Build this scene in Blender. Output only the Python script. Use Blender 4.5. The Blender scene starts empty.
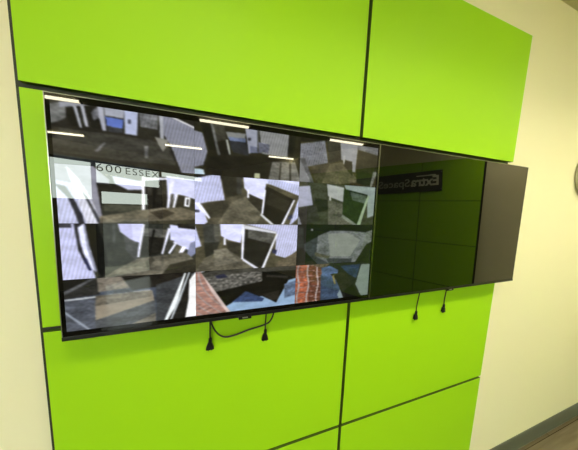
import bpy, bmesh, math, random
from mathutils import Vector, Matrix, noise

scene = bpy.context.scene
COL = scene.collection

# ------------------------------------------------------------------ camera
FPX = 199.669
YAW, PITCH, ROLL = 0.3144, -0.1066, 0.0380
CAM = Vector((0.4763, -0.6963, -0.2645))
cam_d = bpy.data.cameras.new('camera')
cam_d.sensor_fit = 'HORIZONTAL'
cam_d.sensor_width = 36.0
cam_d.lens = FPX / 578.0 * 36.0
cam_d.clip_start = 0.02
cam = bpy.data.objects.new('camera', cam_d)
COL.objects.link(cam)
fw = Vector((math.sin(YAW)*math.cos(PITCH), math.cos(YAW)*math.cos(PITCH), math.sin(PITCH)))
r0 = Vector((math.cos(YAW), -math.sin(YAW), 0))
u0 = r0.cross(fw)
rt = math.cos(ROLL)*r0 + math.sin(ROLL)*u0
up = -math.sin(ROLL)*r0 + math.cos(ROLL)*u0
m = Matrix.Identity(4)
for i in range(3):
    m[i][0] = rt[i]; m[i][1] = up[i]; m[i][2] = -fw[i]; m[i][3] = CAM[i]
cam.matrix_world = m
scene.camera = cam

# ------------------------------------------------------------------ world, exposure, light levels
SKY = 18.0            # daylight beyond the shop windows
LAMP = 37.0           # ceiling light strips
SPOT = 37.0            # recessed downlights, watts each
SCREEN = 1.15         # lit monitor picture
w = bpy.data.worlds.new('world'); scene.world = w; w.use_nodes = True
bg = w.node_tree.nodes['Background']
bg.inputs[0].default_value = (0.93, 1.0, 0.93, 1)
bg.inputs[1].default_value = SKY
scene.view_settings.view_transform = 'Standard'
scene.view_settings.look = 'None'
scene.view_settings.gamma = 1
scene.view_settings.use_curve_mapping = False
scene.view_settings.exposure = 0.0

# ------------------------------------------------------------------ helpers
def s2l(c):
    return tuple((x/12.92 if x <= 0.04045 else ((x+0.055)/1.055)**2.4) for x in c)

def mat(name, col, rough=0.5, metal=0.0, spec=0.5, coat=0.0, bump=None, var=None, emit=None):
    M = bpy.data.materials.new(name); M.use_nodes = True
    nt = M.node_tree; b = nt.nodes['Principled BSDF']
    b.inputs['Base Color'].default_value = (*col, 1)
    b.inputs['Roughness'].default_value = rough
    b.inputs['Metallic'].default_value = metal
    b.inputs['Specular IOR Level'].default_value = spec
    b.inputs['Coat Weight'].default_value = coat
    tc = nt.nodes.new('ShaderNodeTexCoord')
    if var:
        scale, amt = var
        n = nt.nodes.new('ShaderNodeTexNoise'); n.inputs['Scale'].default_value = scale
        n.inputs['Detail'].default_value = 3
        nt.links.new(tc.outputs['Object'], n.inputs['Vector'])
        mx = nt.nodes.new('ShaderNodeMix'); mx.data_type = 'RGBA'
        mx.inputs[6].default_value = (*[c*(1-amt) for c in col], 1)
        mx.inputs[7].default_value = (*[min(1, c*(1+amt)) for c in col], 1)
        nt.links.new(n.outputs['Fac'], mx.inputs[0])
        nt.links.new(mx.outputs[2], b.inputs['Base Color'])
    if bump:
        scale, st = bump
        n2 = nt.nodes.new('ShaderNodeTexNoise'); n2.inputs['Scale'].default_value = scale
        n2.inputs['Detail'].default_value = 4
        nt.links.new(tc.outputs['Object'], n2.inputs['Vector'])
        bp = nt.nodes.new('ShaderNodeBump'); bp.inputs['Strength'].default_value = st
        bp.inputs['Distance'].default_value = 0.002
        nt.links.new(n2.outputs['Fac'], bp.inputs['Height'])
        nt.links.new(bp.outputs['Normal'], b.inputs['Normal'])
    if emit:
        b.inputs['Emission Color'].default_value = (*emit[0], 1)
        b.inputs['Emission Strength'].default_value = emit[1]
    return M

GREEN = mat('lime_laminate', (0.350, 0.67, 0.008), 0.55, spec=0.25, bump=(60, .04))
WALL = mat('cream_paint', (0.90, 0.84, 0.62), 0.75, spec=0.3, bump=(180, .15), var=(1.3, .02))
CEIL = mat('ceiling_paint', (0.66, 0.62, 0.42), 0.85, spec=0.2, bump=(90, .2))
BACK = mat('dark_backing_board', (0.022, 0.024, 0.010), 0.6)
BASEB = mat('grey_vinyl_baseboard', (0.115, 0.125, 0.10), 0.5, bump=(40, .1))
BLACK = mat('black_plastic', (0.007, 0.007, 0.008), 0.38, spec=.3)
RUBBER = mat('black_cable_rubber', (0.010, 0.011, 0.008), 0.5)
GLASSBLACK = mat('black_screen_glass', (0.0025, 0.0028, 0.0025), 0.012, spec=0.36)
TRIM = mat('dark_polished_metal_trim', (0.30, 0.30, 0.24), 0.28, metal=1.0)
STEEL = mat('painted_bracket_steel', (0.05, 0.05, 0.05), 0.4, metal=0.6)
ALU = mat('dark_bronze_aluminium', (0.045, 0.045, 0.04), 0.4, metal=0.5)
SIGNBLACK = mat('dark_sign_face', (0.03, 0.028, 0.026), 0.45)
SIGNWHITE = mat('sign_lettering_white', (0.88, 0.87, 0.74), 0.5)
SIGNGREY = mat('sign_lettering_pale', (0.62, 0.62, 0.54), 0.5)
DECAL = mat('dark_vinyl_lettering', (0.10, 0.12, 0.10), 0.6)
PLASTIC = mat('grey_moulded_plastic', (0.36, 0.35, 0.23), 0.45, spec=0.4)
PLASTIC2 = mat('pale_moulded_plastic', (0.50, 0.49, 0.34), 0.4)
BADGE = mat('badge_silver', (0.35, 0.35, 0.34), 0.35, metal=0.8)
LAMPM = mat('light_strip_lens', (0.9, 0.9, 0.8), 0.5, emit=((1.0, 0.92, 0.66), LAMP))
LAMPF = mat('light_strip_housing', (0.8, 0.8, 0.75), 0.4)
ASPHALT = mat('outdoor_asphalt', (0.035, 0.034, 0.03), 0.9, var=(2, .2))
FACADE = mat('outdoor_facade', (0.04, 0.045, 0.03), 0.9, var=(.7, .3))
SILL = mat('outdoor_pale_concrete', (0.2, 0.19, 0.15), 0.9, var=(3, .15))

def floor_mat():
    M = bpy.data.materials.new('wood_plank_floor'); M.use_nodes = True
    nt = M.node_tree; b = nt.nodes['Principled BSDF']; b.inputs['Roughness'].default_value = .22
    tc = nt.nodes.new('ShaderNodeTexCoord')
    br = nt.nodes.new('ShaderNodeTexBrick')
    br.inputs['Scale'].default_value = 1.0
    br.inputs['Brick Width'].default_value = 1.2; br.inputs['Row Height'].default_value = .15
    br.inputs['Mortar Size'].default_value = .002
    br.inputs['Color1'].default_value = (.155, .128, .085, 1); br.inputs['Color2'].default_value = (.215, .18, .125, 1)
    br.inputs['Mortar'].default_value = (.06, .045, .03, 1)
    nt.links.new(tc.outputs['Object'], br.inputs['Vector'])
    mp = nt.nodes.new('ShaderNodeMapping'); mp.inputs['Scale'].default_value = (1.5, 22, 1)
    nt.links.new(tc.outputs['Object'], mp.inputs['Vector'])
    n = nt.nodes.new('ShaderNodeTexNoise'); n.inputs['Scale'].default_value = 1.6; n.inputs['Detail'].default_value = 6
    nt.links.new(mp.outputs[0], n.inputs['Vector'])
    mx = nt.nodes.new('ShaderNodeMix'); mx.data_type = 'RGBA'; mx.blend_type = 'MULTIPLY'
    mx.inputs[0].default_value = .7
    cr = nt.nodes.new('ShaderNodeValToRGB'); cr.color_ramp.elements[0].position = .3
    cr.color_ramp.elements[0].color = (.5, .48, .45, 1); cr.color_ramp.elements[1].color = (1.2, 1.15, 1.1, 1)
    nt.links.new(n.outputs['Fac'], cr.inputs[0])
    nt.links.new(br.outputs['Color'], mx.inputs[6]); nt.links.new(cr.outputs[0], mx.inputs[7])
    nt.links.new(mx.outputs[2], b.inputs['Base Color'])
    return M
FLOOR = floor_mat()
EDGE = mat('dark_panel_edge', (0.06, 0.12, 0.008), 0.6)

def glass_mat():
    M = bpy.data.materials.new('clear_window_glass'); M.use_nodes = True
    nt = M.node_tree; nt.nodes.clear()
    o = nt.nodes.new('ShaderNodeOutputMaterial'); t = nt.nodes.new('ShaderNodeBsdfTransparent')
    t.inputs[0].default_value = (.93, .96, .94, 1)
    g = nt.nodes.new('ShaderNodeBsdfGlossy'); g.inputs['Roughness'].default_value = .01
    f = nt.nodes.new('ShaderNodeFresnel'); f.inputs[0].default_value = 1.45
    x = nt.nodes.new('ShaderNodeMixShader')
    nt.links.new(f.outputs[0], x.inputs[0]); nt.links.new(t.outputs[0], x.inputs[1])
    nt.links.new(g.outputs[0], x.inputs[2]); nt.links.new(x.outputs[0], o.inputs[0])
    return M
GLASS = glass_mat()

def screen_mat():
    # lit LCD picture behind glass: colours stored per mesh corner, given off as light
    M = bpy.data.materials.new('lit_monitor_picture'); M.use_nodes = True
    nt = M.node_tree; b = nt.nodes['Principled BSDF']
    b.inputs['Base Color'].default_value = (.003, .003, .003, 1)
    b.inputs['Roughness'].default_value = .012
    b.inputs['Specular IOR Level'].default_value = .46
    a = nt.nodes.new('ShaderNodeVertexColor'); a.layer_name = 'picture'
    nt.links.new(a.outputs[0], b.inputs['Emission Color'])
    b.inputs['Emission Strength'].default_value = SCREEN
    return M
PICTURE = screen_mat()

def bx(bm, x0, x1, y0, y1, z0, z1, bev=0.0, seg=2):
    r = bmesh.ops.create_cube(bm, size=1.0)
    vs = r['verts']
    for v in vs:
        v.co = Vector(((x0+x1)/2 + v.co.x*(x1-x0), (y0+y1)/2 + v.co.y*(y1-y0), (z0+z1)/2 + v.co.z*(z1-z0)))
    if bev:
        es = set(e for v in vs for e in v.link_edges)
        bmesh.ops.bevel(bm, geom=list(es), offset=bev, segments=seg, affect='EDGES', profile=.5)

def tube(bm, pts, r, n=10, close=True):
    pts = [Vector(p) for p in pts]
    rs = r if isinstance(r, (list, tuple)) else [r]*len(pts)
    rings = []; ref = Vector((0, 1, 0))
    for i, p in enumerate(pts):
        t = (pts[min(i+1, len(pts)-1)] - pts[max(i-1, 0)]).normalized()
        a = t.cross(ref)
        if a.length < .05: a = t.cross(Vector((1, 0, 0)))
        a.normalize(); b2 = t.cross(a)
        rings.append([bm.verts.new(p + rs[i]*(math.cos(2*math.pi*k/n)*a + math.sin(2*math.pi*k/n)*b2)) for k in range(n)])
    for A, B in zip(rings, rings[1:]):
        for k in range(n): bm.faces.new((A[k], A[(k+1) % n], B[(k+1) % n], B[k]))
    if close:
        bm.faces.new(rings[0][::-1]); bm.faces.new(rings[-1])

def spline(pts, n=8):
    P = [Vector(p) for p in pts]; P = [2*P[0]-P[1]] + P + [2*P[-1]-P[-2]]
    out = []
    for i in range(1, len(P)-2):
        for k in range(n):
            t = k/n; a, b, c, d = P[i-1], P[i], P[i+1], P[i+2]
            out.append(.5*((2*b)+(c-a)*t+(2*a-5*b+4*c-d)*t*t+(3*b-a-3*c+d)*t**3))
    out.append(P[-2]); return out

def lathe(bm, prof, n=48):   # profile (r, y): turned about the y axis
    rings = []
    for r, y in prof:
        if r < 1e-6: rings.append([bm.verts.new((0, y, 0))])
        else: rings.append([bm.verts.new((r*math.cos(2*math.pi*k/n), y, r*math.sin(2*math.pi*k/n))) for k in range(n)])
    for A, B in zip(rings, rings[1:]):
        for k in range(n):
            a = [A[k % len(A)], A[(k+1) % len(A)], B[(k+1) % len(B)], B[k % len(B)]]
            f = []
            for v in a:
                if v not in f: f.append(v)
            if len(f) > 2: bm.faces.new(f)

def obj(name, bm, material, parent=None, smooth=False):
    bmesh.ops.recalc_face_normals(bm, faces=bm.faces)
    me = bpy.data.meshes.new(name); bm.to_mesh(me); bm.free()
    me.materials.append(material)
    if smooth:
        for p in me.polygons: p.use_smooth = True
    o = bpy.data.objects.new(name, me); COL.objects.link(o)
    if parent: o.parent = parent
    return o

def panel_edges(o, yf):
    # thin laminate skin on the front, dark board edges behind it
    o.data.materials.append(EDGE)
    for p in o.data.polygons:
        if not p.normal.y < -.5: p.material_index = 1
    return o

def box(name, dims, material, parent=None, bev=0.0):
    bm = bmesh.new(); bx(bm, *dims, bev=bev); return obj(name, bm, material, parent)

def tag(o, label, cat, group=None):
    o['label'] = label; o['category'] = cat
    if group: o['group'] = group
    return o
def struct(o):
    o['kind'] = 'structure'; return o
def thing(name, label, cat, loc=(0, 0, 0), rot=(0, 0, 0), group=None):
    o = bpy.data.objects.new(name, None); COL.objects.link(o)
    o.location = loc; o.rotation_euler = rot; o.empty_display_size = .05
    return tag(o, label, cat, group)

def text_mesh(body, name, material, parent, w, h, depth, bold=0.0, x0=0.0, z0=0.0, y=0.0, spacing=1.0):
    """raised lettering w wide, h tall, standing in the local xz plane, facing local -y"""
    cu = bpy.data.curves.new('lettering', 'FONT'); cu.body = body; cu.size = 1; cu.offset = bold
    cu.extrude = .5; cu.space_character = spacing
    t = bpy.data.objects.new('lettering', cu); COL.objects.link(t)
    bpy.context.view_layer.update()
    me = bpy.data.meshes.new_from_object(t.evaluated_get(bpy.context.evaluated_depsgraph_get()))
    bpy.data.objects.remove(t); bpy.data.curves.remove(cu)
    xs = [v.co.x for v in me.vertices]; ys = [v.co.y for v in me.vertices]
    ax, bxx, ay, by = min(xs), max(xs), min(ys), max(ys)
    for v in me.vertices:
        v.co = Vector((x0 + (v.co.x-ax)/(bxx-ax)*w, y - (v.co.z+.5)*depth, z0 + (v.co.y-ay)/(by-ay)*h))
    me.materials.clear(); me.materials.append(material)
    o = bpy.data.objects.new(name, me); COL.objects.link(o)
    if parent: o.parent = parent
    return o

# ------------------------------------------------------------------ the room
ZF, ZC, YW = -2.062, 0.911, 0.030
U = Vector((.55, .835, 0)).normalized()          # along the side walls
V = Vector((.835, -.55, 0)).normalized()         # along the window wall
PB = Vector((3.87, -1.18, 0))                    # point on the right-hand wall
PW = Vector((-2.15, -4.77, 0))                   # point on the window wall
def meet(P, d, Q, e):
    det = d.x*(-e.y) + e.x*d.y
    rx, ry = Q.x-P.x, Q.y-P.y
    t = (rx*(-e.y) + e.x*ry)/det
    return P + t*d
X = Vector((1, 0, 0))
cA = Vector((-3.6, YW, 0))
cB = meet(PB, U, cA, X)
cC = meet(PB, U, PW, V)
cD = meet(PW, V, cA, U)

def prism(name, poly, z0, z1, material):
    bm = bmesh.new()
    a = [bm.verts.new((p.x, p.y, z0)) for p in poly]; b = [bm.verts.new((p.x, p.y, z1)) for p in poly]
    bm.faces.new(a[::-1]); bm.faces.new(b)
    for i in range(len(poly)):
        j = (i+1) % len(poly); bm.faces.new((a[i], a[j], b[j], b[i]))
    return struct(obj(name, bm, material))
T = .12
big = [cA+Vector((-T, T, 0)), cB+Vector((T*1.8, T, 0)), cC+V*T-U*T, cD-V*T-U*T]
fl = prism('floor', [cA, cB, cC, cD], ZF-.1, ZF, FLOOR)
prism('ceiling', [cA, cB, cC, cD], ZC, ZC+.1, CEIL)
struct(box('wall_front', (cA.x-T, cB.x+T*2, YW, YW+T, ZF-.1, ZC+.1), WALL))

def wall_along(name, P, d, length, n_out, z0, z1, material, spans=None):
    """a wall run from P along d; spans = list of (s0, s1, z0, z1) solid pieces"""
    bm = bmesh.new()
    for s0, s1, a, b in (spans or [(0, length, z0, z1)]):
        bx(bm, s0, s1, 0, T, a, b)
    o = obj(name, bm, material)
    o.matrix_world = Matrix(((d.x, n_out.x, 0, P.x), (d.y, n_out.y, 0, P.y), (0, 0, 1, 0), (0, 0, 0, 1)))
    return struct(o)
LR = (cB-cC).length; LL = (cA-cD).length; LW = (cC-cD).length
wall_along('wall_right', cC, U, LR, V, ZF-.1, ZC+.1, WALL)
wall_along('wall_left', cD, U, LL, -V, ZF-.1, ZC+.1, WALL)
sW = (PW-cD).dot(V)                              # window wall coordinate of PW
ZT, ZH, ZL = .605, .157, -.03                    # window head, transom top, transom underside
e0, e1, e2, e3 = sW-2.35, sW, sW+1.28, sW+2.43
wall_along('wall_rear', cD, V, LW, -U, 0, 0, WALL, [
    (0, e0, ZF-.1, ZC+.1), (e0, e3, ZT, ZC+.1), (e3, LW, ZF-.1, ZC+.1),
    (e2, e3, ZF-.1, .43), (e0, e1-.02, ZF-.1, -.25)])

MR = Matrix(((V.x, -U.x, 0, cD.x), (V.y, -U.y, 0, cD.y), (0, 0, 1, 0), (0, 0, 0, 1)))
def rearobj(name, boxes, material, parent=None):
    bm = bmesh.new()
    for b in boxes: bx(bm, *b)
    o = obj(name, bm, material)
    if parent: o.parent = parent
    else: o.matrix_world = MR
    return o
y0, y1 = .02, .09
def window(n, frame, pane):
    f = struct(rearobj('window_%d' % n, frame, ALU))
    g = rearobj('pane', pane, GLASS, f)
    return f
window(1, [(e0, e1-.02, y0, y1, ZT-.04, ZT), (e0, e1-.02, y0, y1, -.25, -.21), (e0, e0+.05, y0, y1, -.21, ZT-.04),
           (e0+1.15, e0+1.2, y0, y1, -.21, ZT-.04), (e1-.045, e1-.02, y0, y1, -.21, ZT-.04)],
       [(e0+.05, e1-.045, .05, .056, -.21, ZT-.04)])
window(2, [(e1-.02, e2, y0, y1, ZT-.03, ZT), (e1-.02, e1+.03, y0, y1, ZF, ZT-.03), (e2-.05, e2, y0, y1, ZF, ZT-.03),
           (e1+.03, e2-.05, y0, y1, ZL, ZH), (e1+.03, e2-.05, y0, y1, ZF, ZF+.08), (e1+.03, e1+.10, y0, y1, ZF+.08, ZL), (e1+.96, e2-.05, y0, y1, ZF+.08, ZL)],
       [(e1+.03, e2-.05, .05, .056, ZH, ZT-.03), (e1+.10, e1+.96, .05, .056, ZF+.08, ZL)])
window(3, [(e2, e3, y0, y1, ZT-.03, ZT), (e2, e3, y0, y1, .43, .45), (e3-.04, e3, y0, y1, .45, ZT-.03)],
       [(e2, e3-.04, .05, .056, .45, ZT-.03)])
dec = thing('window_lettering', 'dark street number lettering 600 ESSEX on the shop window glass', 'lettering')
text_mesh('600', 'number_lettering', DECAL, dec, .42, .16, .002, bold=-.006, x0=0, spacing=1.15)
text_mesh('ESSEX', 'street_lettering', DECAL, dec, .68, .15, .002, bold=-.008, x0=.50, spacing=1.15)
# reads from the street, so it stands mirrored for anyone inside
dec.matrix_world = MR @ Matrix.Translation((e1+.04, .0485, .405)) @ Matrix.Rotation(math.pi, 4, 'Z') @ Matrix.Diagonal((-1, 1, 1, 1))

# outside the windows
def outd(name, boxes, material, label, cat):
    o = rearobj(name, boxes, material); o['label'] = label; o['category'] = cat; return o
g = rearobj('ground', [(-25, 25, T+.001, 45, ZF-.25, ZF-.12)], ASPHALT); struct(g)
pv = rearobj('pavement', [(-8, 12, T+.002, 1.5, ZF-.119, ZF-.03)], SILL); struct(pv)
outd('garden_wall', [(-25, 25, 26, 26.4, ZF-.12, -.42), (-25, 25, 25.95, 26.45, -.42, -.34)], FACADE,
     'long low dark wall across the street beyond the windows', 'wall')

# baseboards
def bb_mesh(name, P, d, n_in, s0, s1):
    bm = bmesh.new()
    prof = [(0, ZF), (.012, ZF), (.009, ZF+.012), (.007, ZF+.106), (.003, ZF+.116), (0, ZF+.116)]
    rings = []
    for s in (s0, s1):
        rings.append([bm.verts.new((P.x+d.x*s+n_in.x*(a), P.y+d.y*s+n_in.y*a, z)) for a, z in prof])
    A, B = rings
    for k in range(len(prof)):
        l = (k+1) % len(prof); bm.faces.new((A[k], A[l], B[l], B[k]))
    bm.faces.new(A[::-1]); bm.faces.new(B)
    return struct(obj(name, bm, BASEB))
bb_mesh('baseboard_front', Vector((0, YW, 0)), X, Vector((0, -1, 0)), cA.x, cB.x)
bb_mesh('baseboard_right', cC, U, -V, 0, LR-.02)
bb_mesh('baseboard_left', cD, U, V, 0, LL-.02)

# ------------------------------------------------------------------ green panel feature, front wall
PWD, PHT, GAP = .988, .6377, .015
struct(box('trim_1', (-.0165, 2*PWD-.012, .016, YW, -3*PHT-.02, PHT-.004), BACK))
names = {
 (0, 0): 'large lime green wall panel at the upper left above the lit monitor',
 (1, 0): 'lime green wall panel at the upper right above the switched-off screen',
 (0, 1): 'lime green wall panel mostly hidden behind the lit monitor, its left edge showing',
 (1, 1): 'lime green wall panel almost wholly hidden behind the switched-off black screen',
 (0, 2): 'lime green wall panel directly under the lit monitor, with a looped cable over it',
 (1, 2): 'lime green wall panel directly under the black screen, two cords hanging over it',
 (0, 3): 'lowest left lime green wall panel, only its top corner in the picture',
 (1, 3): 'lowest right lime green wall panel beside the cream wall near the floor'}
for (c, r), lab in names.items():
    xa = c*PWD + (0 if c == 0 else GAP/2); xb = (c+1)*PWD - (GAP/2 if c == 0 else 0)
    za = (1-r)*PHT - (0 if r == 0 else GAP/2); zb = -r*PHT + GAP/2
    bm = bmesh.new(); bx(bm, xa, xb, 0, .016, zb, za)
    tag(panel_edges(obj('wall_panel', bm, GREEN), 0), lab, 'wall panel', 'green panels behind the monitors')

# green panels and sign on the right-hand wall (seen mirrored in the screens)
MRt = Matrix(((-U.x, V.x, 0, PB.x), (-U.y, V.y, 0, PB.y), (0, 0, 1, 0), (0, 0, 0, 1)))  # local x runs away from the monitors, y into the wall
CW = .71
zs = [.50, -.098, -.736, -1.374, ZF+.118]
bk = bmesh.new(); bx(bk, .04, 4*CW+.05, -.014, 0, ZF+.117, .495); t2 = struct(obj('trim_2', bk, BACK)); t2.matrix_world = MRt
rn = ['topmost', 'second', 'third', 'lowest']; cn = ['nearest the monitor wall', 'second from the monitor wall', 'third from the monitor wall', 'farthest from the monitor wall']
for r in range(4):
    for c in range(4):
        bm = bmesh.new()
        bx(bm, .06+c*CW+.004, .06+(c+1)*CW-.004, -.030, -.014, zs[r+1]+.004, zs[r]-.004)
        o = panel_edges(obj('wall_panel', bm, GREEN), 0); o.matrix_world = MRt
        tag(o, 'lime green panel on the side wall seen mirrored in the black screen, %s row, %s' % (rn[r], cn[c]), 'wall panel', 'green panels on the side wall')
sg = thing('shop_sign', 'long dark shop sign with white lettering, mirrored in the black screen', 'sign')
# text must read left to right for a viewer inside: local x of the sign runs towards the monitors... viewer faces +V, right hand is -U
SL, SH = 1.42, .31
bm = bmesh.new(); bx(bm, 0, SL, -.025, 0, 0, SH, bev=.002); obj('board', bm, SIGNBLACK, sg)
text_mesh('Extra', 'brand_lettering', SIGNWHITE, sg, .36, .15, .006, bold=.03, x0=.045, z0=.085, y=-.025)
bm = bmesh.new(); bx(bm, .08, .33, -.031, -.025, .235, .252); obj('lettering_bar', bm, SIGNWHITE, sg)
text_mesh('SpaceStorage', 'tagline_lettering', SIGNGREY, sg, .92, .16, .006, bold=.012, x0=.42, z0=.055, y=-.025)
for sx in (.012, SL-.012):
    for sz in (.03, SH-.03):
        bm = bmesh.new(); lathe(bm, [(0, -.030), (.007, -.029), (.009, -.025), (.009, 0)], 16)
        o = obj('standoff_screw', bm, BADGE, sg, True); o.location = (sx, 0, sz)
sg.matrix_world = MRt @ Matrix.Translation((.495, -.030, .055)) @ Matrix.Rotation(math.radians(2.6), 4, 'Y')

# ------------------------------------------------------------------ ceiling light strips
rows = [(-1.0, [-.30, 1.43, 3.2]), (-2.5, [-1.80, .15, 2.15]), (-4.0, [-2.55, -.63, 1.43])]
rl = ['row nearest the monitors', 'middle row', 'row farthest from the monitors']
for ri, (y, xs) in enumerate(rows):
    for ci, x in enumerate(xs):
        t = thing('ceiling_light', 'surface-mounted linear ceiling light, %s, number %s from the left' % (rl[ri], ['one', 'two', 'three', 'four'][ci]), 'ceiling light', (x, y, ZC), group='linear lights in the ceiling')
        bm = bmesh.new()
        bx(bm, -.012, 0, -.026, .026, -.036, 0, bev=.002); bx(bm, .66, .672, -.026, .026, -.036, 0, bev=.002)
        bx(bm, 0, .66, -.024, .024, -.010, 0)
        obj('housing', bm, LAMPF, t)
        bm = bmesh.new(); bx(bm, 0, .66, -.020, .020, -.034, -.010, bev=.006); obj('diffuser', bm, LAMPM, t)
for ci in range(6):
    x = .48+.62*ci
    t = thing('downlight', 'round recessed downlight in the ceiling close to the green wall, number %s from the left' % ['one', 'two', 'three', 'four', 'five', 'six'][ci], 'ceiling light', (x, -.86, ZC), group='downlights along the green wall')
    bm = bmesh.new(); lathe(bm, [(.062, 0), (.062, -.004), (.056, -.007), (.048, -.005), (.046, -.001)], 40)
    o = obj('trim_ring', bm, LAMPF, t, True); o.rotation_euler = (0, 0, 0)
    for v in o.data.vertices: v.co = Vector((v.co.x, v.co.z, v.co.y))
    bm = bmesh.new(); lathe(bm, [(.0455, -.0015), (.03, -.003), (0, -.004)], 40)
    o = obj('lens', bm, LAMPM, t, True)
    for v in o.data.vertices: v.co = Vector((v.co.x, v.co.z, v.co.y))
    ld = bpy.data.lights.new('lamp', 'SPOT'); ld.energy = SPOT; ld.color = (1, .90, .60)
    ld.spot_size = math.radians(138); ld.spot_blend = 1.0; ld.shadow_soft_size = .018
    lo = bpy.data.objects.new('lamp', ld); COL.objects.link(lo); lo.parent = t; lo.location = (0, 0, -.012)

# ------------------------------------------------------------------ monitors
TW, TH, TILT = .9717, .6215, .0127
TVX, TVZ, TVY = .0715, -.0249, -.0454
def make_monitor(label, x, lit):
    t = thing('television', label, 'television', (x, TVY, TVZ), (-TILT, 0, 0), group='wall monitors')
    g = .0009
    W0, W1 = g, TW-g
    # back housing, stepped
    bm = bmesh.new()
    bx(bm, W0+.003, W1-.003, .004, .016, -TH+.003, -.003, bev=.002)
    bx(bm, .12, TW-.12, .015, .030, -TH+.06, -.14, bev=.004)
    obj('housing', bm, BLACK, t)
    # slim metal trim around the edge
    bm = bmesh.new()
    e = .0016
    bx(bm, W0, W1, -.0015, .010, -e, 0)
    bx(bm, W0, W0+e, -.0015, .010, -TH+e, -e)
    bx(bm, W1-e, W1, -.0015, .010, -TH+e, -e)
    obj('trim_frame', bm, TRIM, t)
    bm = bmesh.new()
    bx(bm, W0, W1, -.003, .014, -TH, -TH+.011, bev=.001)
    obj('lower_bezel', bm, BLACK, t)
    # glass front
    bm = bmesh.new(); bx(bm, W0+e, W1-e, -.0005, .006, -TH+.011, -e)
    sc = obj('screen', bm, GLASSBLACK, t)
    # badge under the middle and receiver window
    bm = bmesh.new(); bx(bm, TW*.485-.021, TW*.485+.021, -.006, .010, -TH-.006, -TH+.006, bev=.0015)
    b = obj('receiver_bump', bm, BLACK, t)
    bm = bmesh.new(); bx(bm, TW*.485-.009, TW*.485+.009, -.0068, -.0058, -TH-.0015, -TH+.0025)
    obj('badge', bm, BADGE, b)
    # wall bracket
    bm = bmesh.new()
    for xx in (.30, .62): bx(bm, xx, xx+.04, .028, .0415, -.50, -.16)
    bx(bm, .24, .72, .030, .038, -.42, -.36); bx(bm, .24, .72, .030, .038, -.28, -.22)
    obj('wall_bracket', bm, STEEL, t)
    if lit:
        US = [(.012, .3310), (.3314, .6650), (.6654, .990)]
        VS = [(.028, .2630), (.2640, .4990), (.5000, .7340), (.7350, .960)]
        for (r, c, bgc, shapes) in FEEDS:
            u0_, u1_ = US[c]; v0_, v1_ = VS[r]
            make_feed(sc, u0_*TW, u1_*TW, -v0_*TH, -v1_*TH, bgc, shapes, r*3+c)
    return t

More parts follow.
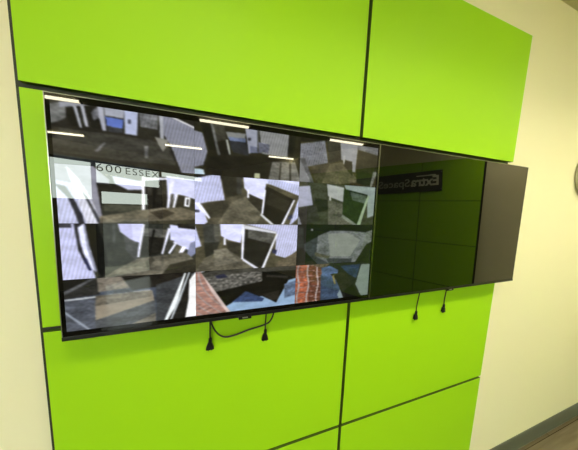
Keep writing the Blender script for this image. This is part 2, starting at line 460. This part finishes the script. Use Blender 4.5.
def make_feed(parent, x0, x1, z0, z1, bgc, shapes, seed):
    NX, NY = 150, 78
    rnd = random.Random(seed)
    base = [[[b/255 for b in bgc] for _ in range(NX)] for _ in range(NY)]
    for rgb, kind, q in shapes:
        c0 = [b/255 for b in rgb]
        if max(c0) < .62 and kind < 3:
            g_ = sum(c0)/3; c0 = [x*.62+g_*.38 for x in c0]
        P = [(q[i]/200, q[i+1]/200) for i in range(0, len(q), 2)]
        miny = max(0, int(min(p[1] for p in P)*NY)-1); maxy = min(NY-1, int(max(p[1] for p in P)*NY)+1)
        for j in range(miny, maxy+1):
            cov = [0.0]*NX
            for sub in (.25, .75):
                v = (j+sub)/NY; xs = []
                for k in range(len(P)):
                    a, b = P[k], P[(k+1) % len(P)]
                    if (a[1] <= v) != (b[1] <= v): xs.append(a[0]+(v-a[1])/(b[1]-a[1])*(b[0]-a[0]))
                xs.sort()
                for a, b in zip(xs[::2], xs[1::2]):
                    a *= NX; b *= NX
                    for i in range(max(0, int(a)), min(NX-1, int(b))+1):
                        cov[i] += .5*max(0, min(b, i+1)-max(a, i))
            for i in range(NX):
                if cov[i] <= 0: continue
                k = 1.0; col = c0
                u, v = i/NX, (j+.5)/NY
                if kind == 1: k = 1-.16*(.5+.5*math.sin(i*1.55+j*.35))
                elif kind == 2: k = .8+.5*(noise.noise(Vector((u*38, v*26, seed)))+.1)
                elif kind in (3, 4):
                    cu_ = u-.30*v*v if kind == 3 else .75*u+.008*math.sin(v*9)
                    l = math.sin(cu_*70); m2 = math.sin(v*46-6*u+(1.6 if int(cu_*70/6.283) % 2 else 0))
                    if l > .84: col = (.68, .63, .62)
                    elif m2 > .90: col = (.62, .52, .50)
                    k = .95+.25*noise.noise(Vector((u*20, v*20, seed)))
                f = cov[i]
                for ch in range(3): base[j][i][ch] = base[j][i][ch]*(1-f)+col[ch]*k*f
    # soft low-resolution camera picture: slight blur and grain
    out = [[None]*NX for _ in range(NY)]
    for j in range(NY):
        for i in range(NX):
            s = [0, 0, 0]; wt = 0
            for dj in (-1, 0, 1):
                for di in (-1, 0, 1):
                    jj, ii = j+dj, i+di
                    if 0 <= jj < NY and 0 <= ii < NX:
                        w_ = (2-abs(dj))*(2-abs(di)); wt += w_
                        b = base[jj][ii]; s[0] += b[0]*w_; s[1] += b[1]*w_; s[2] += b[2]*w_
            lum = sum(s)/wt/3
            n_ = 1+(.34 if lum < .5 else .10)*noise.noise(Vector((i*.05, j*.11, seed*5)))+(.22 if lum < .5 else .05)*noise.noise(Vector((i*.22, j*.30, seed*5+2)))
            out[j][i] = s2l([max(0, min(1, (x/wt)*(.66+.42*x/wt)*n_)) for x in s])
    verts = []; faces = []
    for j in range(NY):
        for i in range(NX):
            verts.append((x0+(x1-x0)*i/(NX-1), -.0009, z0+(z1-z0)*j/(NY-1)))
    for j in range(NY-1):
        for i in range(NX-1):
            a = j*NX+i; faces.append((a, a+NX, a+NX+1, a+1))
    me = bpy.data.meshes.new('camera_feed'); me.from_pydata(verts, [], faces)
    ca = me.color_attributes.new('picture', 'FLOAT_COLOR', 'POINT')
    buf = []
    for j in range(NY):
        for i in range(NX): buf += [*out[j][i], 1.0]
    ca.data.foreach_set('color', buf)
    me.materials.append(PICTURE)
    o = bpy.data.objects.new('camera_feed', me); COL.objects.link(o); o.parent = parent
    o['label'] = FEED_LABELS[seed]
    return o

FEED_LABELS = [
 'camera picture of a bright shopfront hallway, top left of the grid',
 'dim camera picture of an entrance hall with pale doors, top middle',
 'camera picture of a corridor with white panels and an open unit, top right',
 'camera picture of a white corridor with a two-leaf lift door, second row left',
 'camera picture of a corridor with a large dark doorway, second row middle',
 'camera picture with green reflections painted into its colours, second row right',
 'camera picture of curved white walls and a lift door, third row left',
 'camera picture of a white corridor with a tilted dark doorway, third row middle',
 'dark camera picture with a pale oval patch of floor, third row right',
 'camera picture of a grey outdoor driveway, bottom left',
 'camera picture of a brick wall, gravel and blue sky, bottom middle',
 'camera picture of an orange brick wall against blue sky, bottom right']

FEEDS = [
 (0,0,(44,42,36),[
  ((60,58,50),0,[-10,-4,206,-20,206,3,-10,27]),
  ((112,114,112),0,[-10,20,19,1,20,47,10,63,-9,82]),
  ((30,27,22),0,[19,16,27,4,34,77,25,74,19,47]),
  ((175,178,185),0,[27,1,32,-1,38,76,35,77]),
  ((40,38,32),0,[32,2,36,1,42,72,38,76]),
  ((178,180,188),0,[36,-6,41,-4,46,70,42,72]),
  ((28,26,22),0,[42,-2,59,-5,64,75,50,72]),
  ((110,112,120),0,[50,24,58,2,61,36,53,48]),
  ((170,172,182),0,[58,-7,66,-7,69,76,64,78,60,36]),
  ((150,152,160),0,[12,3,62,-16,109,-20,152,-14,152,-7,109,-10,62,-6,11,21]),
  ((165,168,178),0,[67,-4,94,-4,93,28,68,27]),
  ((105,125,185),0,[68,30,93,32,91,63,70,60]),
  ((62,64,70),0,[70,60,91,63,91,77,72,79]),
  ((178,184,205),0,[94,-11,114,-11,111,81,94,79]),
  ((70,75,95),0,[99,30,103,28,103,42,99,44]),
  ((128,130,135),1,[115,-12,143,-11,142,51,116,48]),
  ((170,172,178),0,[144,-15,152,-14,151,84,145,86]),
  ((40,38,30),0,[152,-25,206,-12,206,34,152,-7]),
  ((150,152,165),1,[150,-7,204,31,205,207,181,218,162,107,151,66]),
  ((205,205,208),0,[158,-9,202,24,201,30,157,-3]),
  ((70,68,58),0,[10,85,60,86,130,90,160,111,169,173,85,172,-12,159]),
  ((120,120,122),0,[65,115,68,117,56,151,52,148]),
  ((120,120,118),0,[121,114,127,112,126,156,121,157]),
  ((140,138,128),0,[137,77,157,83,157,97,149,129,142,101]),
  ((40,48,50),0,[-14,163,205,207,205,230,-15,204])]),
 (0,1,(40,39,28),[
  ((150,152,165),1,[-6,33,14,40,22,111,15,163,-7,178]),
  ((180,195,205),0,[-8,178,15,179,19,211,-7,214]),
  ((26,25,18),0,[9,-1,26,-3,43,98,26,102]),
  ((72,70,56),0,[24,-6,50,-11,55,63,41,67]),
  ((120,122,118),0,[27,1,31,-1,45,117,39,118]),
  ((34,32,22),0,[38,68,55,55,60,117,45,121]),
  ((165,168,160),0,[53,55,57,54,62,109,59,114]),
  ((135,138,135),0,[53,24,89,21,88,46,57,47]),
  ((96,112,150),0,[57,43,89,41,89,57,60,57]),
  ((44,48,58),0,[60,57,91,57,95,109,64,100]),
  ((155,158,170),0,[87,-11,112,-11,112,80,95,101]),
  ((80,82,98),0,[93,36,99,34,99,46,93,48]),
  ((112,120,150),0,[97,67,116,71,120,91,97,96]),
  ((80,82,80),0,[110,-10,114,-12,114,88,111,89]),
  ((148,150,150),1,[114,-8,174,-5,172,100,120,95]),
  ((100,104,125),0,[112,47,136,53,132,88,116,87]),
  ((28,28,20),0,[174,-5,189,-5,185,97,172,100]),
  ((30,29,20),0,[26,126,157,99,133,208,17,211]),
  ((118,118,108),0,[141,124,189,114,205,216,133,208]),
  ((55,54,44),0,[157,125,160,124,158,217,154,218]),
  ((55,54,44),0,[176,121,180,120,182,218,178,219]),
  ((175,178,150),0,[106,178,117,176,117,198,106,200])]),
 (0,2,(66,62,38),[
  ((34,32,22),0,[-10,-47,192,-49,201,-19,-9,22]),
  ((130,133,142),1,[-11,36,57,2,67,102,26,124,-7,138]),
  ((60,58,44),0,[62,1,95,-3,100,81,70,106]),
  ((128,130,132),0,[-10,103,11,100,35,210,-8,215]),
  ((100,102,104),0,[-1,92,11,91,37,210,30,211]),
  ((80,74,48),0,[26,124,72,101,89,170,40,209]),
  ((100,94,62),0,[72,106,103,90,155,179,50,217]),
  ((145,147,150),0,[95,-8,143,-6,139,132,131,133,129,84,100,81]),
  ((165,167,165),0,[104,60,110,59,111,98,106,99]),
  ((52,48,30),0,[110,78,129,84,132,153,108,108]),
  ((110,114,118),0,[140,-5,202,-4,203,39,143,22]),
  ((50,46,28),0,[144,27,200,40,202,142,142,141]),
  ((38,48,18),0,[142,131,201,132,184,209,144,181]),
  ((120,124,110),0,[190,122,202,122,187,208,182,209])]),
 (1,0,(62,60,46),[
  ((150,150,160),0,[-10,-19,44,-9,70,44,60,207,-6,208]),
  ((205,208,232),1,[-12,48,24,64,34,118,49,208,-4,208]),
  ((225,226,240),0,[14,4,30,50,44,135,53,207,49,208,26,105]),
  ((45,46,62),0,[-1,67,12,73,21,112,32,174,33,208,26,201,21,157,14,110]),
  ((225,226,238),1,[23,68,35,70,47,134,57,207,37,208,28,136]),
  ((70,72,80),0,[32,84,39,107,59,207,53,207]),
  ((52,48,34),0,[52,57,113,63,115,206,59,207]),
  ((88,84,62),0,[59,126,119,133,117,156,60,155]),
  ((200,202,222),0,[73,29,120,44,118,73,95,76,77,57]),
  ((235,235,240),0,[116,22,122,29,119,159,114,160]),
  ((40,36,26),0,[120,36,158,27,153,154,119,156]),
  ((70,66,52),0,[123,43,132,42,130,91,123,95]),
  ((66,62,48),0,[139,41,154,35,152,85,138,90]),
  ((225,226,235),0,[117,29,156,23,156,31,117,40]),
  ((20,18,12),0,[134,38,136,37,133,155,131,155]),
  ((208,210,232),0,[153,16,205,25,204,104,182,89,168,83,158,130,155,146]),
  ((225,226,238),0,[159,30,167,29,155,142,152,142]),
  ((92,88,80),0,[160,84,165,83,160,138,157,134]),
  ((225,226,235),0,[167,83,172,82,165,142,161,142]),
  ((60,55,42),0,[172,90,185,97,181,129,170,129]),
  ((235,236,242),0,[183,93,192,96,190,132,181,129]),
  ((40,38,40),0,[186,101,189,102,188,124,185,124]),
  ((30,30,34),0,[174,4,205,17,205,25,174,20]),
  ((120,110,84),0,[54,173,111,148,175,133,204,152,204,213,53,215]),
  ((80,70,50),0,[126,155,150,142,166,157,142,182]),
  ((150,140,112),0,[127,144,150,135,152,142,128,151]),
  ((70,66,46),0,[54,197,204,180,204,213,53,215])]),
 (1,1,(84,80,62),[
  ((36,34,20),0,[-7,-16,209,-7,209,20,134,-6,-7,24]),
  ((205,208,235),1,[-5,16,43,-7,52,99,22,109,-6,127]),
  ((30,30,34),0,[-7,4,39,-15,39,-7,-7,24]),
  ((205,207,232),0,[-7,111,12,122,24,205,-6,213]),
  ((48,54,90),0,[-7,95,0,99,-1,111,-6,111]),
  ((60,62,90),0,[-4,139,8,143,8,151,-4,151]),
  ((225,226,236),0,[-2,111,8,111,27,171,24,179]),
  ((52,50,36),0,[45,-8,72,-8,76,79,54,90]),
  ((64,64,58),0,[72,-4,83,-6,83,70,74,75]),
  ((70,66,48),0,[12,118,61,98,65,165,27,175]),
  ((88,82,60),0,[54,90,98,60,123,127,131,203,8,213,32,175,65,161]),
  ((112,106,82),0,[65,106,91,78,123,154,109,203,34,213]),
  ((56,52,38),0,[91,61,122,92,123,154,95,95]),
  ((210,212,232),0,[85,-10,204,-16,205,39,130,21,124,92,97,69,87,44]),
  ((230,230,240),0,[93,52,96,51,97,86,93,86]),
  ((202,206,232),1,[130,-5,205,20,207,155,179,211,201,67,134,20]),
  ((28,26,18),0,[130,30,190,86,165,211,157,211,123,154]),
  ((50,46,32),0,[138,55,181,96,173,143,131,109]),
  ((225,226,236),0,[126,48,130,47,125,154,121,154]),
  ((200,202,205),0,[121,150,152,207,148,214,119,159]),
  ((215,216,225),0,[188,86,192,86,165,216,159,216]),
  ((46,52,92),0,[178,161,187,151,187,170,176,180])]),
 (1,2,(64,66,54),[  # green shapes here carry a painted-in reflection
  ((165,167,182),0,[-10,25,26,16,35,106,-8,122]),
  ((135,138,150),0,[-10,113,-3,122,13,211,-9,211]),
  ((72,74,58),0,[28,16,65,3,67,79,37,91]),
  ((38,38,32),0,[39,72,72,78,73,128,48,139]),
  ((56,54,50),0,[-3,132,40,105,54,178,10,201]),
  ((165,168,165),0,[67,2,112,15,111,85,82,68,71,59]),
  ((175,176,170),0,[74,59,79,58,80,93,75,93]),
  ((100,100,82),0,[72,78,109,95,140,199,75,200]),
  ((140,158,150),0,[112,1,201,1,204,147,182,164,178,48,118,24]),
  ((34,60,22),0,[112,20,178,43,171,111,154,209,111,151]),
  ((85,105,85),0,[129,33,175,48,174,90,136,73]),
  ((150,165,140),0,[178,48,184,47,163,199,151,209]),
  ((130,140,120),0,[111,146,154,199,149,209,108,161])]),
 (2,0,(52,54,48),[
  ((208,210,238),1,[-5,0,23,0,30,59,39,140,45,213,-8,220]),
  ((58,58,70),0,[-4,0,16,0,16,15,-4,15]),
  ((40,40,52),0,[19,0,32,-7,32,0,24,15,26,73,34,139,31,146,23,94]),
  ((222,224,240),0,[24,15,32,0,34,59,42,140,45,178,36,154,29,102]),
  ((40,45,105),0,[28,124,33,124,39,169,35,169]),
  ((150,152,172),0,[32,0,34,0,38,77,47,171,44,178,35,95]),
  ((22,23,20),0,[34,0,50,0,57,60,61,142,53,200,46,163,38,77]),
  ((78,82,78),0,[70,0,75,0,74,72,70,68]),
  ((190,190,220),0,[78,0,112,0,109,73,98,65,81,31]),
  ((205,206,232),0,[98,0,116,0,107,128,104,128,108,70,99,61]),
  ((70,72,72),0,[86,46,106,73,104,147,88,99]),
  ((96,96,88),0,[115,16,154,24,143,119,107,124]),
  ((40,38,30),0,[130,24,134,24,124,122,121,121]),
  ((44,42,32),0,[114,47,151,56,143,119,107,124]),
  ((225,226,238),0,[115,3,118,3,108,128,105,128]),
  ((24,22,16),0,[131,20,133,20,124,122,122,121]),
  ((224,225,240),0,[154,16,159,20,145,120,142,119]),
  ((205,207,232),0,[157,3,204,20,202,90,187,107,167,81,157,72]),
  ((28,28,30),0,[169,-1,204,16,204,24,171,16]),
  ((80,78,72),0,[157,64,164,68,153,104,148,104]),
  ((224,225,238),0,[165,72,169,77,156,121,153,116]),
  ((90,86,66),0,[168,85,179,94,173,122,160,121]),
  ((230,230,240),0,[177,89,184,94,177,122,170,118]),
  ((140,145,170),0,[191,78,204,66,203,116,180,156]),
  ((118,112,92),0,[106,132,182,115,203,158,203,209,49,206,71,174]),
  ((76,72,56),0,[116,149,127,126,132,142,120,173]),
  ((60,56,40),0,[156,162,203,141,203,209,139,209])]),
 (2,1,(90,86,68),[
  ((196,200,228),0,[-9,-5,-1,-5,11,92,-6,104]),
  ((30,30,36),0,[-16,-1,-6,-1,-6,33,-9,32]),
  ((68,72,68),0,[13,-1,41,-1,43,76,16,79]),
  ((98,98,84),0,[32,-1,43,-1,43,81,34,80]),
  ((48,50,40),0,[15,79,43,76,32,145,18,143]),
  ((212,214,238),0,[43,-5,86,-1,82,83,58,68,45,50]),
  ((228,229,240),0,[50,59,54,59,54,90,50,90]),
  ((66,62,46),0,[54,73,82,87,85,160,58,112]),
  ((110,104,82),0,[54,103,85,155,117,214,125,234,-5,214,16,143]),
  ((128,122,100),0,[32,110,54,103,81,168,34,180]),
  ((205,207,232),1,[86,-1,209,3,208,114,177,161,152,144,153,35]),
  ((44,43,38),0,[88,16,151,35,125,206,87,155]),
  ((96,96,88),0,[96,25,149,44,145,91,96,61]),
  ((34,33,26),0,[92,61,143,91,125,196,90,142]),
  ((225,226,236),0,[84,-1,90,3,87,155,83,155]),
  ((205,206,212),0,[88,3,153,35,153,44,88,21]),
  ((210,211,220),0,[87,151,125,210,121,219,85,160]),
  ((215,216,222),0,[153,44,157,45,127,215,121,214]),
  ((50,55,110),0,[145,115,156,120,154,139,146,133]),
  ((110,98,72),0,[155,177,208,124,215,227,153,229])]),
 (2,2,(20,22,24),[
  ((46,50,54),0,[-11,17,15,17,17,115,-7,114]),
  ((150,155,150),0,[33,22,38,22,38,32,33,31]),
  ((60,66,74),0,[17,95,68,42,86,206,54,202,18,125]),
  ((112,118,118),0,[51,57,81,32,136,33,189,44,184,94,156,214,99,218,48,158]),
  ((135,142,132),0,[76,47,130,43,166,82,140,167,85,162]),
  ((90,88,66),0,[45,137,85,162,80,172,46,158]),
  ((58,62,70),0,[74,171,146,179,141,218,86,211]),
  ((110,118,108),0,[182,39,201,28,201,105,169,148]),
  ((32,40,22),0,[185,105,210,83,212,220,147,224]),
  ((46,44,32),0,[-5,196,39,177,54,207,-5,206])]),
 (3,0,(75,82,95),[
  ((24,24,24),0,[-8,2,35,-7,46,-9,-6,68]),
  ((95,97,102),0,[-8,56,45,-9,46,-1,-8,72]),
  ((52,52,50),0,[-6,68,46,-1,48,64,-6,76]),
  ((136,126,109),0,[45,-1,78,-8,92,49,46,56]),
  ((38,32,26),0,[78,-8,203,-9,203,44,95,58]),
  ((201,204,207),0,[-6,76,122,62,122,69,-6,82]),
  ((90,97,112),0,[-6,82,42,78,39,237,-7,223]),
  ((156,163,173),0,[-5,107,38,212,36,220,-6,115]),
  ((156,143,119),0,[41,98,126,69,130,118,40,167]),
  ((119,109,90),0,[42,70,126,65,125,91,41,110]),
  ((85,90,95),0,[40,167,130,109,131,162,59,228,39,225]),
  ((131,124,107),0,[67,223,131,162,130,228,66,231]),
  ((70,75,80),0,[132,45,203,0,171,224,132,229]),
  ((36,34,30),0,[158,117,180,2,192,-5,185,219,150,226]),
  ((225,229,230),0,[180,2,183,2,165,141,144,224,140,223]),
  ((183,189,192),0,[188,-6,190,-1,172,120,154,218,151,217]),
  ((230,230,230),0,[188,34,203,-9,202,222,178,222,186,124])]),
 (3,1,(20,20,14),[
  ((80,78,66),0,[-7,18,52,-9,125,-8,175,0,210,-17,210,23,125,21,126,61,34,99,18,67]),
  ((125,122,112),2,[16,30,101,17,125,21,126,66,34,99,20,59]),
  ((50,54,90),0,[34,25,51,18,58,34,39,39]),
  ((170,172,175),0,[-8,0,16,-6,16,3,-9,18]),
  ((60,55,45),0,[134,37,183,51,180,61,134,48]),
  ((48,44,34),0,[127,131,165,120,159,171,140,165]),
  ((175,140,128),3,[-10,0,9,2,25,78,43,139,66,217,-8,224]),
  ((205,190,185),0,[9,2,14,21,36,99,54,166,70,219,62,221,28,98]),
  ((150,172,195),0,[55,171,74,147,127,141,157,181,183,72,218,56,220,220,70,219]),
  ((52,80,135),0,[66,155,93,108,131,153,127,167]),
  ((95,120,155),0,[174,91,218,67,219,142,175,164])]),
 (3,2,(36,38,34),[
  ((130,112,80),2,[0,-16,86,0,73,23,10,0]),
  ((165,104,78),4,[0,0,29,-3,41,83,41,234,-1,229]),
  ((112,74,56),4,[27,-3,65,22,70,225,36,232]),
  ((58,84,118),0,[63,55,110,91,125,210,65,223]),
  ((75,105,150),0,[63,22,86,14,109,40,105,95,66,66]),
  ((45,44,30),0,[87,59,132,55,152,139,118,155,105,95]),
  ((150,135,70),0,[93,71,98,66,105,118,100,117]),
  ((36,62,100),0,[114,18,171,14,162,94,138,67]),
  ((20,22,16),0,[129,158,151,127,168,178,172,228,137,225]),
  ((130,150,155),0,[110,176,117,149,131,218,119,227]),
  ((122,140,128),0,[174,15,222,20,226,216,184,219,160,129,167,72])]),
]

make_monitor('lit wall television showing a grid of twelve security camera pictures', TVX, True)
make_monitor('switched-off black wall television reflecting a green wall and a sign', TVX+TW, False)

# ------------------------------------------------------------------ cords under the monitors
def cord(label, x, ztop, zplug, sway, pw):
    t = thing('hanging_cord', label, 'cord', (x, 0, zplug), group='cords hanging below the televisions')
    bm = bmesh.new()
    L = ztop-zplug
    tube(bm, spline([(sway, -.012, L), (sway*.7, -.010, L*.66), (sway*.15, -.007, L*.3), (.001, -.0075, .022)], 8), .0026, 10)
    obj('cable', bm, RUBBER, t, True)
    bm = bmesh.new()        # strain relief and flared plug body
    tube(bm, [(.001, -.0078, .032), (.001, -.0078, .022), (.0005, -.0078, .012)], [.0034, .005, .0058], 12)
    for k in range(3): tube(bm, [(.001, -.0078, .028-.005*k), (.001, -.0078, .0265-.005*k)], .0056, 12)
    rings = []
    for z, hw, hd in ((.013, .006, .0055), (.006, .009, .0065), (-.004, .0125*pw, .0072), (-.010, .0135*pw, .0074)):
        rings.append([bm.verts.new((sx*hw, -.0078+sy*hd, z)) for sx, sy in ((-1, -.6), (-.6, -1), (.6, -1), (1, -.6), (1, .6), (.6, 1), (-.6, 1), (-1, .6))])
    for A, B in zip(rings, rings[1:]):
        for k in range(8): bm.faces.new((A[k], A[(k+1) % 8], B[(k+1) % 8], B[k]))
    bm.faces.new(rings[0]); bm.faces.new(rings[-1])
    obj('plug', bm, BLACK, t)
    bm = bmesh.new()
    for sx in (-.005, .005): bx(bm, sx-.0008, sx+.0008, -.010, -.006, -.017, -.010)
    obj('prong', bm, STEEL, t)
    return t
cord('black cord with a plug, leftmost, hanging at one end of the cable loop', .430, -.600, -.764, .002, 1.0)
cord('black cord with a plug hanging at the right end of the cable loop', .622, -.600, -.765, .004, .9)
cord('left one of the two cords hanging below the black screen', 1.373, -.600, -.795, .010, .85)
cord('right one of the two cords hanging below the black screen, nearest the cream wall', 1.562, -.600, -.783, .004, .85)
bm = bmesh.new()
tube(bm, spline([(.432, -.017, -.615), (.434, -.018, -.668), (.452, -.016, -.712), (.478, -.014, -.734), (.515, -.014, -.733),
                 (.560, -.015, -.721), (.610, -.017, -.711), (.636, -.018, -.699), (.650, -.018, -.668), (.652, -.017, -.615)], 8), .0029, 10)
tag(obj('looped_cable', bm, RUBBER, None, True), 'black cable sagging in a loop between two hanging plugs below the lit screen', 'cable')

# ------------------------------------------------------------------ round fixture on the cream wall
f = thing('round_wall_fixture', 'round grey domed fixture on the cream wall, cut off by the right picture edge', 'wall fixture', (2.885, YW, .022))
bm = bmesh.new(); lathe(bm, [(0, 0), (.150, 0), (.158, -.004), (.160, -.014), (.156, -.019), (.148, -.020), (0, -.020)], 64); obj('mounting_ring', bm, PLASTIC2, f, True)
bm = bmesh.new(); lathe(bm, [(.150, -.0195), (.148, -.030), (.138, -.042), (.115, -.052), (.08, -.060), (.04, -.064), (0, -.065)], 64); obj('domed_cover', bm, PLASTIC, f, True)
